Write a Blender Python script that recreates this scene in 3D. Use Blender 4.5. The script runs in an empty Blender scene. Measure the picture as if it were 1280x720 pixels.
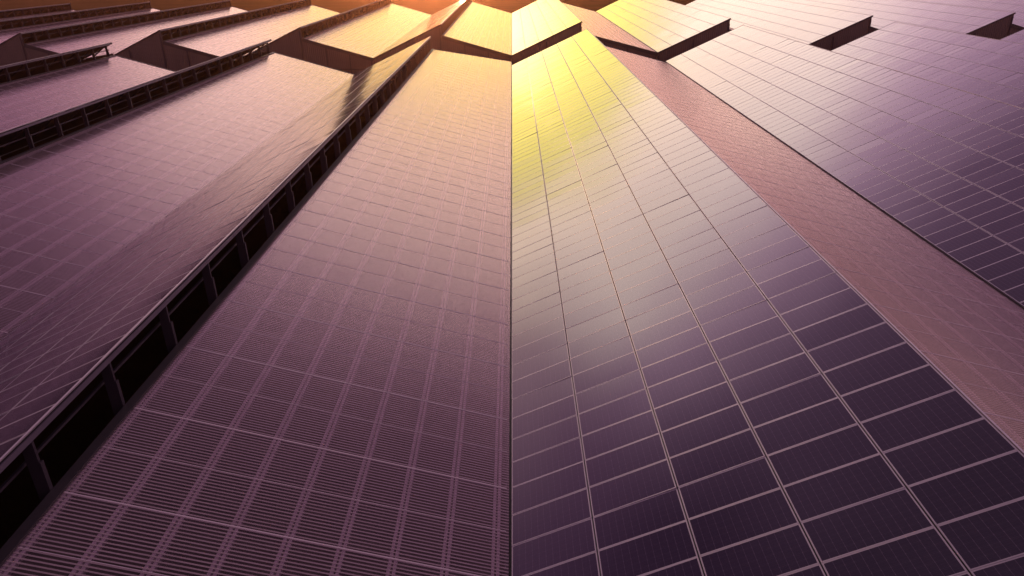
import bpy, math, random
from mathutils import Matrix, Vector
random.seed(7)
S = bpy.context.scene
COL = S.collection
R = math.radians

# ------------------------------------------------------------------ dimensions
PVW   = 1.749            # horizontal run of one module row across the slope
TANA  = 0.443
A     = math.atan(TANA)
PVRUN = PVW*5            # valley -> ridge
RZ    = PVRUN*TANA       # ridge height above gutter
SHRUN = 8.86             # ridge -> next gutter
SHZ   = 2.62             # height of the top edge of the corrugated slope
P     = PVRUN+SHRUN
ROW   = 0.95             # module pitch along the house
BAY   = ROW*3
WAVE  = 0.095
RIB_Y0= 0.0
GROUND= -4.6
CAM_H = 11.75
ROLL  = math.atan(0.019)
F_PX  = 900.0
TH    = math.atan(415/F_PX)
SUN_AZ, SUN_EL = -5.3, 1.2

# ------------------------------------------------------------------ mesh helpers
class MB:
    def __init__(s): s.v=[]; s.f=[]; s.uv=[]; s.m=[]
    def quad(s,a,b,c,d,uv=None,mi=0):
        i=len(s.v); s.v+= [tuple(a),tuple(b),tuple(c),tuple(d)]; s.f.append((i,i+1,i+2,i+3))
        s.uv.append(uv or ((0,0),(1,0),(1,1),(0,1))); s.m.append(mi)
    def poly(s,pts,mi=0):
        i=len(s.v); s.v+=[tuple(p) for p in pts]; s.f.append(tuple(range(i,i+len(pts))))
        s.uv.append(tuple((0,0) for _ in pts)); s.m.append(mi)
    def hexa(s,p,mi=0):      # p: 8 corners, bottom 0-3 ccw, top 4-7
        for q in ((3,2,1,0),(4,5,6,7),(0,1,5,4),(1,2,6,5),(2,3,7,6),(3,0,4,7)):
            s.quad(*[p[k] for k in q],mi=mi)
    def box(s,x0,x1,y0,y1,z0,z1,mi=0):
        s.hexa([(x0,y0,z0),(x1,y0,z0),(x1,y1,z0),(x0,y1,z0),(x0,y0,z1),(x1,y0,z1),(x1,y1,z1),(x0,y1,z1)],mi)
    def bar(s,a,b,w,h,mi=0,up=(0,0,1)):   # box beam from a to b
        a=Vector(a); b=Vector(b); d=(b-a).normalized(); u=Vector(up)
        sd=d.cross(u).normalized()*w/2; uu=sd.cross(d).normalized()*h/2
        s.hexa([a-sd-uu,a+sd-uu,b+sd-uu,b-sd-uu,a-sd+uu,a+sd+uu,b+sd+uu,b-sd+uu],mi)
    def mesh(s,name,mats,smooth=False):
        me=bpy.data.meshes.new(name); me.from_pydata(s.v,[],s.f)
        ul=me.uv_layers.new(name='UVMap'); k=0
        flat=[]
        for u in s.uv:
            for c in u: flat+= [c[0],c[1]]
        ul.data.foreach_set('uv',flat)
        for m in (mats if isinstance(mats,(list,tuple)) else [mats]): me.materials.append(m)
        me.polygons.foreach_set('material_index',s.m)
        if smooth: me.polygons.foreach_set('use_smooth',[True]*len(me.polygons))
        me.update(); return me
def link(name,me,parent=None,loc=(0,0,0)):
    o=bpy.data.objects.new(name,me); COL.objects.link(o); o.location=loc
    if parent: o.parent=parent
    return o

# ------------------------------------------------------------------ materials
def newmat(name):
    m=bpy.data.materials.new(name); m.use_nodes=True; nt=m.node_tree
    return m,nt,nt.nodes['Principled BSDF']
def nd(nt,t,**k):
    n=nt.nodes.new(t)
    for a,b in k.items(): setattr(n,a,b)
    return n
def mathn(nt,op,a,b=None,c=None):
    n=nd(nt,'ShaderNodeMath',operation=op)
    for i,x in enumerate((a,b,c)):
        if x is None: continue
        if isinstance(x,(int,float)): n.inputs[i].default_value=x
        else: nt.links.new(x,n.inputs[i])
    return n.outputs[0]
def noise(nt,scale,detail=4,rough=.5,vec=None,stretch=None,pos=True):
    g=nd(nt,'ShaderNodeNewGeometry'); src=vec or g.outputs['Position']
    if stretch:
        mp=nd(nt,'ShaderNodeMapping'); mp.inputs['Scale'].default_value=stretch
        nt.links.new(src,mp.inputs['Vector']); src=mp.outputs[0]
    n=nd(nt,'ShaderNodeTexNoise'); n.inputs['Scale'].default_value=scale
    n.inputs['Detail'].default_value=detail; n.inputs['Roughness'].default_value=rough
    nt.links.new(src,n.inputs['Vector']); return n.outputs['Fac']
def ramp(nt,fac,stops,interp='LINEAR'):
    r=nd(nt,'ShaderNodeValToRGB'); r.color_ramp.interpolation=interp
    e=r.color_ramp.elements
    while len(e)<len(stops): e.new(.5)
    for i,(p,c) in enumerate(stops):
        e[i].position=p; e[i].color=(*c,1) if len(c)==3 else c
    nt.links.new(fac,r.inputs[0]); return r.outputs[0]
def mixc(nt,f,a,b):
    n=nd(nt,'ShaderNodeMix',data_type='RGBA')
    for s,x in ((0,f),(6,a),(7,b)):
        if isinstance(x,(int,float)): n.inputs[s].default_value=x
        elif isinstance(x,tuple): n.inputs[s].default_value=(*x,1)
        else: nt.links.new(x,n.inputs[s])
    return n.outputs[2]
def simple(name,col,rough=.5,metal=0,var=.25,scale=1.5):
    m,nt,b=newmat(name)
    n=noise(nt,scale,6,.6)
    c=mixc(nt,n,tuple(x*(1-var) for x in col),tuple(min(1,x*(1+var)) for x in col))
    nt.links.new(c,b.inputs['Base Color']); b.inputs['Roughness'].default_value=rough
    b.inputs['Metallic'].default_value=metal; return m

M_frame = simple('anodised_aluminium',(.33,.31,.33),.42,.6,.12,3)
M_alu   = simple('galvanised_steel',(.36,.35,.36),.45,.6,.2,2)
M_pur   = simple('white_coated_steel',(.85,.78,.80),.5,0,.12,2)
M_bar   = simple('grey_glazing_bar',(.40,.33,.36),.5,0,.12,2)
M_dark  = simple('dark_painted_steel',(.035,.03,.035),.5,.2,.3,2)
M_post  = simple('weathered_post_steel',(.036,.029,.040),.5,.4,.3,2)
M_fascia= simple('ridge_trim_steel',(.13,.115,.15),.42,.5,.2,2)
M_block  = simple('dark_light_block',(.018,.015,.017),.8,0,.2,2)  # for the added light-blocking sheet under the modules

def m_glass():
    m,nt,b=newmat('solar_cells_under_glass')
    uv=nd(nt,'ShaderNodeUVMap'); sp=nd(nt,'ShaderNodeSeparateXYZ'); nt.links.new(uv.outputs[0],sp.inputs[0])
    # uv 0..1 : u along the long side (12 cells), v along the short (6 cells)
    cu=mathn(nt,'FRACT',mathn(nt,'MULTIPLY',sp.outputs[0],12)); cv=mathn(nt,'FRACT',mathn(nt,'MULTIPLY',sp.outputs[1],6))
    du=mathn(nt,'ABSOLUTE',mathn(nt,'SUBTRACT',cu,.5)); dv=mathn(nt,'ABSOLUTE',mathn(nt,'SUBTRACT',cv,.5))
    gap=mathn(nt,'MAXIMUM',mathn(nt,'MULTIPLY',mathn(nt,'GREATER_THAN',du,.475),.75),mathn(nt,'MULTIPLY',mathn(nt,'GREATER_THAN',dv,.488),.35))
    dia=mathn(nt,'GREATER_THAN',mathn(nt,'ADD',du,dv),.925)
    lines=mathn(nt,'MAXIMUM',gap,dia)
    bb=mathn(nt,'FRACT',mathn(nt,'MULTIPLY',sp.outputs[1],18)); 
    bus=mathn(nt,'LESS_THAN',mathn(nt,'ABSOLUTE',mathn(nt,'SUBTRACT',bb,.5)),.02)
    oi=nd(nt,'ShaderNodeObjectInfo')
    n=noise(nt,.35,4,.6); n2=noise(nt,9,5,.65)
    cell=mixc(nt,n,(.008,.006,.016),(.016,.011,.026))
    c=mixc(nt,mathn(nt,'MULTIPLY',lines,.45),cell,(.16,.14,.17))
    c=mixc(nt,mathn(nt,'MULTIPLY',bus,.12),c,(.16,.15,.18))
    dust=mathn(nt,'MULTIPLY',mathn(nt,'POWER',n2,2.5),mathn(nt,'MULTIPLY',n,.16))
    c=mixc(nt,dust,c,(.22,.17,.15))
    nt.links.new(c,b.inputs['Base Color'])
    b.inputs['IOR'].default_value=1.62
    r=mathn(nt,'ADD',.04,mathn(nt,'MULTIPLY',noise(nt,.8,5,.6),.07)); nt.links.new(r,b.inputs['Roughness'])
    return m
M_glass=m_glass()

def m_sheet():
    m=bpy.data.materials.new('ribbed_translucent_sheet'); m.use_nodes=True; nt=m.node_tree; nt.nodes.clear()
    out=nd(nt,'ShaderNodeOutputMaterial')
    n=noise(nt,.22,6,.65,stretch=(1,.6,1)); n2=noise(nt,2.2,6,.7,stretch=(.35,1.6,1)); n3=noise(nt,.06,3,.5)
    tc=nd(nt,'ShaderNodeTexCoord'); sp=nd(nt,'ShaderNodeSeparateXYZ'); nt.links.new(tc.outputs['Object'],sp.inputs[0])
    # solid ribs of the sheet run down the slope, one on every crest
    fr=mathn(nt,'FRACT',mathn(nt,'DIVIDE',mathn(nt,'SUBTRACT',sp.outputs[1],RIB_Y0),WAVE))
    d=mathn(nt,'ABSOLUTE',mathn(nt,'SUBTRACT',fr,.5))            # .5 on the crest
    rib=ramp(nt,d,[(.27,(0,0,0)),(.36,(1,1,1))])
    base=mixc(nt,n,(.26,.20,.215),(.37,.29,.305))
    dirt=ramp(nt,n2,[(.42,(0,0,0)),(.75,(1,1,1))])
    base=mixc(nt,mathn(nt,'MULTIPLY',dirt,.4),base,(.07,.045,.045))
    df=nd(nt,'ShaderNodeBsdfDiffuse'); nt.links.new(base,df.inputs[0])
    tr=nd(nt,'ShaderNodeBsdfTransparent'); tr.inputs[0].default_value=(.96,.90,.89,1)
    op=mathn(nt,'ADD',.03,mathn(nt,'MULTIPLY',rib,.80)); op=mathn(nt,'ADD',op,mathn(nt,'MULTIPLY',dirt,.10))
    mx=nd(nt,'ShaderNodeMixShader'); nt.links.new(op,mx.inputs[0]); nt.links.new(tr.outputs[0],mx.inputs[1]); nt.links.new(df.outputs[0],mx.inputs[2])
    gl=nd(nt,'ShaderNodeBsdfGlossy'); gl.inputs[0].default_value=(.90,.73,.73,1)
    nt.links.new(mathn(nt,'ADD',.10,mathn(nt,'MULTIPLY',n2,.12)),gl.inputs['Roughness'])
    fz=nd(nt,'ShaderNodeFresnel'); fz.inputs[0].default_value=1.48
    bp=nd(nt,'ShaderNodeBump'); bp.inputs['Strength'].default_value=1; bp.inputs['Distance'].default_value=.006
    nt.links.new(noise(nt,.9,3,.5,stretch=(.5,1,.5)),bp.inputs['Height']); nt.links.new(bp.outputs[0],gl.inputs['Normal'])
    m2=nd(nt,'ShaderNodeMixShader'); nt.links.new(fz.outputs[0],m2.inputs[0]); nt.links.new(mx.outputs[0],m2.inputs[1]); nt.links.new(gl.outputs[0],m2.inputs[2])
    nt.links.new(m2.outputs[0],out.inputs[0]); return m
M_sheet=m_sheet()

def m_gable():
    m,nt,b=newmat('gable_cladding')
    n=noise(nt,1.2,5,.6,stretch=(1,1,.25))
    sp=nd(nt,'ShaderNodeSeparateXYZ'); g=nd(nt,'ShaderNodeNewGeometry'); nt.links.new(g.outputs['Position'],sp.inputs[0])
    rib=mathn(nt,'SINE',mathn(nt,'MULTIPLY',sp.outputs[0],2*math.pi/.25))
    c=mixc(nt,n,(.06,.04,.036),(.11,.078,.07)); nt.links.new(c,b.inputs['Base Color'])
    bp=nd(nt,'ShaderNodeBump'); bp.inputs['Strength'].default_value=.5; bp.inputs['Distance'].default_value=.03
    nt.links.new(rib,bp.inputs['Height']); nt.links.new(bp.outputs[0],b.inputs['Normal'])
    b.inputs['Roughness'].default_value=.45; return m
M_gable=m_gable()

def m_ground():
    m,nt,b=newmat('dry_field_ground')
    n=noise(nt,.02,8,.6); n2=noise(nt,.9,8,.7); n3=noise(nt,.05,3,.5,stretch=(.4,3,1))
    c=ramp(nt,n,[(.3,(.028,.03,.010)),(.5,(.06,.045,.018)),(.62,(.035,.042,.012)),(.75,(.09,.06,.03))])
    c=mixc(nt,mathn(nt,'MULTIPLY',n2,.6),c,(.05,.04,.02))
    c=mixc(nt,ramp(nt,n3,[(.5,(0,0,0)),(.62,(1,1,1))]),c,(.08,.052,.025))
    nt.links.new(c,b.inputs['Base Color']); b.inputs['Roughness'].default_value=1; b.inputs['Specular IOR Level'].default_value=0
    bp=nd(nt,'ShaderNodeBump'); bp.inputs['Strength'].default_value=.8; bp.inputs['Distance'].default_value=.3
    nt.links.new(n2,bp.inputs['Height']); nt.links.new(bp.outputs[0],b.inputs['Normal']); return m
M_ground=m_ground()

# ------------------------------------------------------------------ camera
cam=bpy.data.cameras.new('camera'); co=bpy.data.objects.new('camera',cam); COL.objects.link(co)
cam.lens=36*F_PX/1280; cam.sensor_width=36; cam.clip_end=6000; cam.clip_start=.1
co.matrix_world = Matrix.Rotation(ROLL,4,'Y') @ (Matrix.Translation((0,0,CAM_H)) @ Matrix.Rotation(math.pi/2-TH,4,'X'))
S.camera=co
CI=co.matrix_world.inverted()
def proj(p):
    q=CI@Vector(p); 
    if q.z>-.1: return None
    return (640+F_PX*q.x/-q.z, 360-F_PX*q.y/-q.z, -q.z)

# ------------------------------------------------------------------ shared module meshes (local: x across slope, y along house)
LX=PVW/math.cos(A)-.026; LY=ROW-.006; FW=.027; TK=.04
def glass_into(mb,T):
    a,b_=FW*.7,FW*.7
    p=[T@Vector(q) for q in ((a,b_,TK-.002),(LX-a,b_,TK-.002),(LX-a,LY-b_,TK-.002),(a,LY-b_,TK-.002))]
    mb.quad(*p,uv=((0,0),(1,0),(1,1),(0,1)))
def frame_into(mb,T,mi=0):
    for x0,x1,y0,y1 in ((0,LX,0,FW),(0,LX,LY-FW,LY),(0,FW,FW,LY-FW),(LX-FW,LX,FW,LY-FW)):
        q=[(x0,y0,0),(x1,y0,0),(x1,y1,0),(x0,y1,0),(x0,y0,TK),(x1,y0,TK),(x1,y1,TK),(x0,y1,TK)]
        mb.hexa([T@Vector(k) for k in q],mi)
I4=Matrix.Identity(4)
g=MB(); 
gl=g; a=FW*.7
gl.hexa([(a,a,.004),(LX-a,a,.004),(LX-a,LY-a,.004),(a,LY-a,.004),(a,a,TK-.002),(LX-a,a,TK-.002),(LX-a,LY-a,TK-.002),(a,LY-a,TK-.002)])
ME_panel=gl.mesh('solar_panel',M_glass)
fr=MB(); frame_into(fr,I4); ME_frame=fr.mesh('panel_frame',M_frame)

def panel_T(i,j,y0,rnd):
    loc=Matrix.Translation((i*PVW+.010,y0+j*ROW+.003,i*PVW*TANA+.03))
    rot=Matrix.Rotation(-A,4,'Y')
    jit=Matrix.Rotation(rnd.gauss(0,.0026),4,'X')@Matrix.Rotation(rnd.gauss(0,.0026),4,'Y')
    return loc@rot@jit

# ------------------------------------------------------------------ roof element meshes in house coordinates (x=0 at west gutter, z=0 at gutter)
XR=PVRUN; XE=P
def sheet_z(x): return SHZ*(XE-x)/(XE-XR)
def corrugated_mesh(y0,y1,skew=0):
    """skew: metres the lower edge is longer than the upper edge"""
    mb=MB(); xt,xb=XR+.10,XE-.07; N=8; amp=.0005
    nrm=Vector((SHZ,0,XE-XR)).normalized()
    n=int((y1+skew-y0)/WAVE*N); cols=2
    vs=[];fs=[]
    seg=[0,.25,.5,.75,1]
    for k in range(n+1):
        y=y0+k*WAVE/N; z=amp*math.cos(2*math.pi*y/WAVE)
        t0=0 if y<=y1 else min(.98,(y-y1)/max(skew,1e-3))
        for s in seg:
            t=t0+(1-t0)*s; x=xt+(xb-xt)*t
            sag=0
            # overlap step every sheet width
            vs.append((x+nrm.x*z,y,sheet_z(x)+nrm.z*z+sag))
    L=len(seg)
    for k in range(n):
        for s in range(L-1):
            a=k*L+s; fs.append((a,a+1,a+L+1,a+L))
    me=bpy.data.meshes.new('corrugated_roof'); me.from_pydata(vs,[],fs); me.materials.append(M_sheet)
    me.polygons.foreach_set('use_smooth',[True]*len(fs)); me.update(); return me
def array_mesh(y0,rows,skip,seed):
    rnd=random.Random(seed); mb=MB()
    for i in range(5):
        for j in range(rows):
            T=panel_T(i,j,y0,rnd)
            if (i,j) in skip: continue
            glass_into(mb,T); frame_into(mb,T,1)
            
    # glass quads carry mat 0, frames mat 1
    return mb.mesh('solar_panel_array',[M_glass,M_frame])

def build_house(n,y0,rows,dz,label,group,detail,skew=0,seed=0,dx=0,wx=0):
    """one greenhouse span: gutter -> module slope -> ridge vent -> corrugated slope -> gutter"""
    global XE
    XE=P+wx
    y1=y0+rows*ROW
    root=bpy.data.objects.new('greenhouse',None); COL.objects.link(root)
    root.location=(n*P+dx,0,GROUND); root['label']=label; root['category']='greenhouse'; root['group']=group
    ox,oz=n*P+dx,dz
    Z=dz-GROUND
    def part(name,me,loc=(0,0,0)): return link(name,me,root,(loc[0],loc[1],loc[2]+Z))
    rnd=random.Random(seed)
    # --- modules
    skip=set()
    if detail:
        cand=[]
        for i in range(5):
            for j in range(rows):
                c=proj((ox+(i+.5)*PVW,y0+(j+.5)*ROW,(i+.5)*PVW*TANA+dz))
                if c and -40<c[0]<1320 and -30<c[1]<750: cand.append((c[2],i,j))
        cand.sort(); skip={(i,j) for _,i,j in cand[:100]}
    rnd2=random.Random(seed)
    for i in range(5):
        for j in range(rows):
            T=panel_T(i,j,y0,rnd2)
            if (i,j) in skip:
                o=part('solar_panel',ME_panel); o.matrix_local=Matrix.Translation((0,0,Z))@T
                f=link('panel_frame',ME_frame,o)
    am=array_mesh(y0,rows,skip,seed)
    o=part('solar_panel_array',am); o['kind']='stuff'
    # --- dark sheet added below the modules to block light and darken the gaps
    mb=MB(); t=Vector((-math.sin(A),0,math.cos(A)))
    mb.hexa([(0.0,y0,-.06),(XR-.02,y0,RZ-.07),(XR-.02,y1,RZ-.07),(0.0,y1,-.06),(0.0,y0,.0),(XR-.02,y0,RZ-.01),(XR-.02,y1,RZ-.01),(0.0,y1,.0)])
    part('light_block_sheet',mb.mesh('light_block_sheet',M_block))
    # --- ridge fascia + cap
    mb=MB(); mb.box(XR+.002,XR+.03,y0,y1,RZ-.13,RZ-.01); part('ridge_fascia',mb.mesh('ridge_fascia',M_fascia))
    mb=MB(); mb.box(XR-.015,XR+.028,y0,y1,RZ+.045,RZ+.075); part('ridge_cap',mb.mesh('ridge_cap',M_frame))
    # --- vent posts, rails
    nb=int(round((y1-y0)/BAY))
    pm=MB(); pm.box(XR-.22,XR+.02,-.03,.03,SHZ-.25,RZ-.135)
    pm.box(XR+.032,XR+.062,-.05,.05,SHZ-.12,RZ-.60)
    pm.bar((XR-.28,0,RZ-.25),(XR-1.6,0,RZ-1.2),.08,.12)
    pme=pm.mesh('vent_post',M_post)
    for k in range(nb+1):
        part('vent_post',pme,(0,min(max(y0+k*BAY,y0+.05),y1-.05),0))
    mb=MB(); mb.box(XR-.34,XR-.28,y0,y1,RZ-.72,RZ-.66); part('vent_rail',mb.mesh('vent_rail',M_post))
    mb=MB(); mb.box(XR-.02,XR+.07,y0,y1,SHZ-.26,SHZ-.10); mb.box(XR+.072,XR+.30,y0,y1,SHZ-.05,SHZ+.0); part('vent_sill',mb.mesh('vent_sill',M_dark))
    # --- inner ceiling truss chord shading the vent
    # --- corrugated slope
    part('corrugated_roof',corrugated_mesh(y0,y1,skew))
    # --- purlins and rafters below the sheets
    for k in range(9):
        x=XR+.35+k*1.02; ye=y1+skew*(x-XR)/(XE-XR)
        mb=MB()
        for xa,xb in ((x-.085,x-.02),(x+.02,x+.085)):
            za,zb=sheet_z(xa)-.007,sheet_z(xb)-.007
            mb.hexa([(xa,y0,za-.07),(xb,y0,zb-.07),(xb,ye-.05,zb-.07),(xa,ye-.05,za-.07),(xa,y0,za),(xb,y0,zb),(xb,ye-.05,zb),(xa,ye-.05,za)])
        part('purlin',mb.mesh('purlin',M_pur))
    rm=MB(); rm.bar((XR+.1,0,sheet_z(XR+.1)-.0205),(XE-.14,0,sheet_z(XE-.14)-.0205),.036,.05); rme=rm.mesh('rafter',M_bar)
    rm=MB(); rm.bar((XR+.1,0,sheet_z(XR+.1)-.0225),(XE-.14,0,sheet_z(XE-.14)-.0225),.016,.05); rme2=rm.mesh('glazing_bar',M_bar)
    for k in range(nb+1):
        part('rafter',rme,(0,min(max(y0+k*BAY,y0+.06),y1-.06),0))
        if k<nb: part('glazing_bar',rme2,(0,y0+(k+.5)*BAY,0))
    # --- gutter
    ye=y1+skew
    mb=MB(); mb.box(XE-.13,XE-.002,y0,ye,-.16,-.13); mb.box(XE-.16,XE-.132,y0,ye,-.15,-.03); part('gutter',mb.mesh('gutter',M_dark))
    mb=MB(); mb.box(.004,.03,y0,y1,-.12,.05); part('eaves_trim',mb.mesh('eaves_trim',M_frame))
    # --- gables
    for yy,far in ((y0,0),(y1,1)):
        mb=MB(); w=.05; ya,yb=(yy-.06,yy-.01) if not far else (yy+.01,yy+.06)
        yc=skew if far else 0
        zt=RZ-.12
        if far and group==NEAR: prof=[(0,-Z),(XR,-Z),(XR,SHZ+.2),(SHZ/TANA-.2,SHZ-.25),(0,-.05)]
        else:   prof=[(0,-Z),(XR,-Z),(XR,zt),(0,-.1)]
        prof2=[(XR+.004,-Z),(XE-.01,-Z),(XE-.01,-.1),(XR+.004,SHZ-.12)]
        sk=lambda x:(yc*(x-XR)/(XE-XR) if x>XR else 0)
        for pr in (prof,prof2):
            f=[(x,ya+sk(x),z) for x,z in pr]; b=[(x,yb+sk(x),z) for x,z in pr]
            mb.poly(f); mb.poly(b[::-1]); m_=len(pr)
            for q in range(m_): mb.quad(f[q],b[q],b[(q+1)%m_],f[(q+1)%m_])
        gw=part('gable_wall',mb.mesh('gable_wall',M_gable))
        # barge board
        mb=MB(); yo=yy-.11 if not far else yy+.11
        mb.bar((0,yo,-.02),(XR+.1,yo,RZ-.02+.04),.06,.17)
        mb.bar((XR+.1,yo+sk(XR+.1),sheet_z(XR+.1)-.17),(XE,yo+sk(XE),-.17),.06,.42)
        part('barge_board',mb.mesh('barge_board',M_dark))
        if not far:
            for xx in (.1,PVRUN/2,XR-.1,XR+SHRUN*.33,XR+SHRUN*.66,XE-.25):
                top=(xx*TANA if xx<XR else sheet_z(xx))-.35
                mb=MB(); mb.box(xx-.07,xx+.07,yy-.16,yy-.063,-Z,top); part('gable_post',mb.mesh('gable_post',M_post))
            mb=MB(); mb.box(.2,XE-.4,yy-.13,yy-.063,-1.35,-1.2); part('gable_rail',mb.mesh('gable_rail',M_post))
    return root

# ------------------------------------------------------------------ near block
NEAR='greenhouses of the near block'; FAR='greenhouses of the far block'
Y0=-9.0
LA={
-4:'near greenhouse whose roof corner just shows at the left edge beside the dark yard gap',
-3:'near greenhouse at the far left, grey corrugated slope beside the corner yard gap',
-2:'near greenhouse left of the steep solar strip, wide mauve corrugated slope under long dark vent',
-1:'largest central left greenhouse, dark ridge vent with posts, corrugated slope ending at the central gutter',
0:'large central right greenhouse with broad solar slope rising right from the central gutter',
1:'near greenhouse right of the narrow pink corrugated strip, solar slope running off the right edge',
2:'near greenhouse behind the right solar slope, ending in front of the middle dark rectangular gap',
3:'near greenhouse at the upper right edge, ending at the rightmost dark gap',
}
for n,lab in LA.items():
    if n<0:
        rows=int((83.5-Y0)/ROW)
        build_house(n,Y0,rows,0,lab,NEAR,n in(-1,-2),skew=8.6 if n==-1 else 0,seed=100+n)
    else:
        build_house(n,Y0,int(((87.5 if n==0 else 88.5)-Y0)/ROW)+1,0,lab,NEAR,True,seed=100+n,dx=.65 if n>0 else 0,wx=.65 if n==0 else 0)
# ------------------------------------------------------------------ far block
LB={
-8:'outermost far greenhouse at the upper left corner, the thinnest dark ridge line',
-7:'far greenhouse at the upper left corner, a thin pale strip, second from the outermost',
-6:'far greenhouse at the upper left, third pale strip from the top',
-5:'far greenhouse at the upper left, pale strip just beyond the corner yard gap',
-4:'far greenhouse whose brown gable stands in the dark yard gap at the left photo edge',
-3:'far greenhouse with brown gable standing in the left yard gap behind the second near greenhouse',
-2:'far greenhouse left of the sun glint, cream roof with yellow streak over brown gable',
-1:'far greenhouse beyond the central left one, narrow solar strip carrying the white sun glint',
0:'far greenhouse with glowing yellow solar slope straight beyond the central gutter',
1:'far greenhouse with pale yellow solar slope behind the dark gap nearest the centre',
2:'far greenhouse with cream solar slope behind the middle dark gap on the right',
3:'far greenhouse behind the rightmost dark gap, pinkish solar slope',
4:'far greenhouse at the upper right corner, beyond the rightmost dark gap',
}
for n,lab in LB.items():
    build_house(n,95.5,int(75/ROW),.25,lab,FAR,False,seed=300+n,dx=.9 if n>0 else 0,wx=.9 if n==0 else 0)

# ------------------------------------------------------------------ ground
mb=MB(); mb.quad((-1800,-400,GROUND),(1800,-400,GROUND),(1800,2600,GROUND),(-1800,2600,GROUND))
o=link('ground',mb.mesh('ground',M_ground)); o['kind']='structure'

# ------------------------------------------------------------------ haze
mb=MB(); mb.box(-1850,1850,-450,2650,GROUND-1,16)
m=bpy.data.materials.new('haze_air'); m.use_nodes=True; nt=m.node_tree; nt.nodes.clear()
out=nd(nt,'ShaderNodeOutputMaterial'); pv=nd(nt,'ShaderNodeVolumePrincipled')
pv.inputs['Color'].default_value=(1,.42,.25,1); pv.inputs['Density'].default_value=.0003; pv.inputs['Anisotropy'].default_value=.91
nt.links.new(pv.outputs[0],out.inputs['Volume'])
o=link('haze',mb.mesh('haze',m)); o['kind']='stuff'

# ------------------------------------------------------------------ sky
w=bpy.data.worlds.new('World'); S.world=w; w.use_nodes=True; nt=w.node_tree; nt.nodes.clear()
out=nd(nt,'ShaderNodeOutputWorld')
sky=nd(nt,'ShaderNodeTexSky',sky_type='NISHITA'); sky.sun_disc=False; sky.sun_elevation=R(SUN_EL); sky.sun_rotation=R(SUN_AZ)
sky.dust_density=3
bg1=nd(nt,'ShaderNodeBackground'); bg1.inputs[1].default_value=.05; nt.links.new(sky.outputs[0],bg1.inputs[0])
tc=nd(nt,'ShaderNodeTexCoord'); D=tc.outputs['Generated']
sd=Vector((math.sin(R(SUN_AZ))*math.cos(R(SUN_EL)),math.cos(R(SUN_AZ))*math.cos(R(SUN_EL)),math.sin(R(SUN_EL))))
vn=nd(nt,'ShaderNodeVectorMath',operation='NORMALIZE'); nt.links.new(D,vn.inputs[0])
sep=nd(nt,'ShaderNodeSeparateXYZ'); nt.links.new(vn.outputs[0],sep.inputs[0])
el=mathn(nt,'MULTIPLY',mathn(nt,'ARCSINE',sep.outputs[2]),180/math.pi)
nz=noise(nt,2.6,5,.55,vec=vn.outputs[0],stretch=(1,1,2.6)); 
nz2=noise(nt,1.3,2,.5,vec=vn.outputs[0],stretch=(1,1,1.5)); 
elp=mathn(nt,'ADD',el,mathn(nt,'MULTIPLY',mathn(nt,'SUBTRACT',nz,.5),9.0))
f=mathn(nt,'DIVIDE',mathn(nt,'ADD',elp,5),95)
def e(x): return (x+5)/95
K=1/4.0
def c3(r,g_,b): return (r*K,g_*K,b*K)
band=ramp(nt,f,[(0,c3(.25,.13,.12)),(e(1),c3(.85,.46,.42)),(e(8),c3(1.65,1.12,1.05)),(e(14),c3(3.2,2.4,1.9)),(e(23),c3(3.3,2.5,2.35)),
   (e(28.5),c3(2.3,1.5,1.85)),(e(35),c3(1.1,.66,.95)),(e(50),c3(.50,.32,.43)),(e(90),c3(.31,.215,.26))])
dt=nd(nt,'ShaderNodeVectorMath',operation='DOT_PRODUCT'); nt.links.new(vn.outputs[0],dt.inputs[0]); dt.inputs[1].default_value=sd
ang=mathn(nt,'MULTIPLY',mathn(nt,'ARCCOSINE',dt.outputs['Value']),180/math.pi)
angp=mathn(nt,'ADD',ang,mathn(nt,'MULTIPLY',mathn(nt,'SUBTRACT',nz,.5),7.0))
gf=mathn(nt,'DIVIDE',angp,40)
gw=ramp(nt,gf,[(0,(1,1,1)),(10/40,(1,1,1)),(17/40,(0,0,0))],'EASE')
gc=ramp(nt,gf,[(0,c3(3.6,3.4,2.2)),(3/40,c3(3.0,2.8,1.3)),(7/40,c3(2.4,2.15,.5)),(14/40,c3(2.0,1.7,.5))])
colr=mixc(nt,gw,band,gc)
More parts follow.
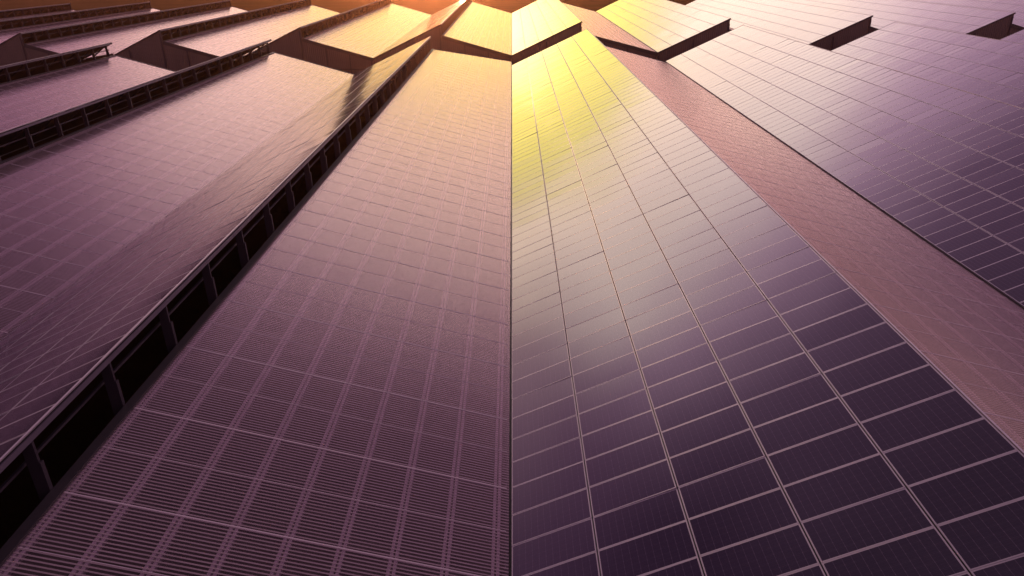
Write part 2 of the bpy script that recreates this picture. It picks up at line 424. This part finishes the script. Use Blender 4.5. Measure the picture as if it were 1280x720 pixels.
# darker away from the sun side
back=ramp(nt,mathn(nt,'DIVIDE',ang,180),[(.14,(1,1,1)),(.17,(.74,.66,.78)),(.22,(.44,.36,.48)),(1,(.24,.18,.28))])
mm=nd(nt,'ShaderNodeMix',data_type='RGBA',blend_type='MULTIPLY'); mm.inputs[0].default_value=1
nt.links.new(colr,mm.inputs[6]); nt.links.new(back,mm.inputs[7])
# a darker bank of cloud stands in the upper left of the sunset sky
cx=ramp(nt,mathn(nt,'ADD',mathn(nt,'MULTIPLY',sep.outputs[0],-1),mathn(nt,'MULTIPLY',mathn(nt,'SUBTRACT',nz,.5),.15)),[(.20,(0,0,0)),(.40,(1,1,1))],'EASE')
ce=ramp(nt,f,[(e(12),(0,0,0)),(e(19),(1,1,1)),(e(45),(1,1,1)),(e(65),(0,0,0))],'EASE')
cb=nd(nt,'ShaderNodeMix',data_type='RGBA',blend_type='MULTIPLY'); nt.links.new(mathn(nt,'MULTIPLY',cx,ce),cb.inputs[0])
nt.links.new(mm.outputs[2],cb.inputs[6]); cb.inputs[7].default_value=(.44,.35,.46,1); mm=cb
bg2=nd(nt,'ShaderNodeBackground'); bg2.inputs[1].default_value=4.0; nt.links.new(mm.outputs[2],bg2.inputs[0])
ad=nd(nt,'ShaderNodeAddShader'); nt.links.new(bg1.outputs[0],ad.inputs[0]); nt.links.new(bg2.outputs[0],ad.inputs[1])
nt.links.new(ad.outputs[0],out.inputs[0])

sl=bpy.data.lights.new('sun','SUN'); sl.energy=1.2; sl.angle=R(.6); sl.color=(1,.62,.32)
so=bpy.data.objects.new('sun',sl); COL.objects.link(so)
so.rotation_mode='QUATERNION'; so.rotation_quaternion=sd.to_track_quat('Z','Y')

S.render.engine='CYCLES'
S.view_settings.view_transform='Standard'; S.view_settings.look='None'; S.view_settings.exposure=0; S.view_settings.gamma=1
S.cycles.volume_bounces=0; S.cycles.transparent_max_bounces=10; S.cycles.max_bounces=4; S.cycles.glossy_bounces=3; S.cycles.diffuse_bounces=2
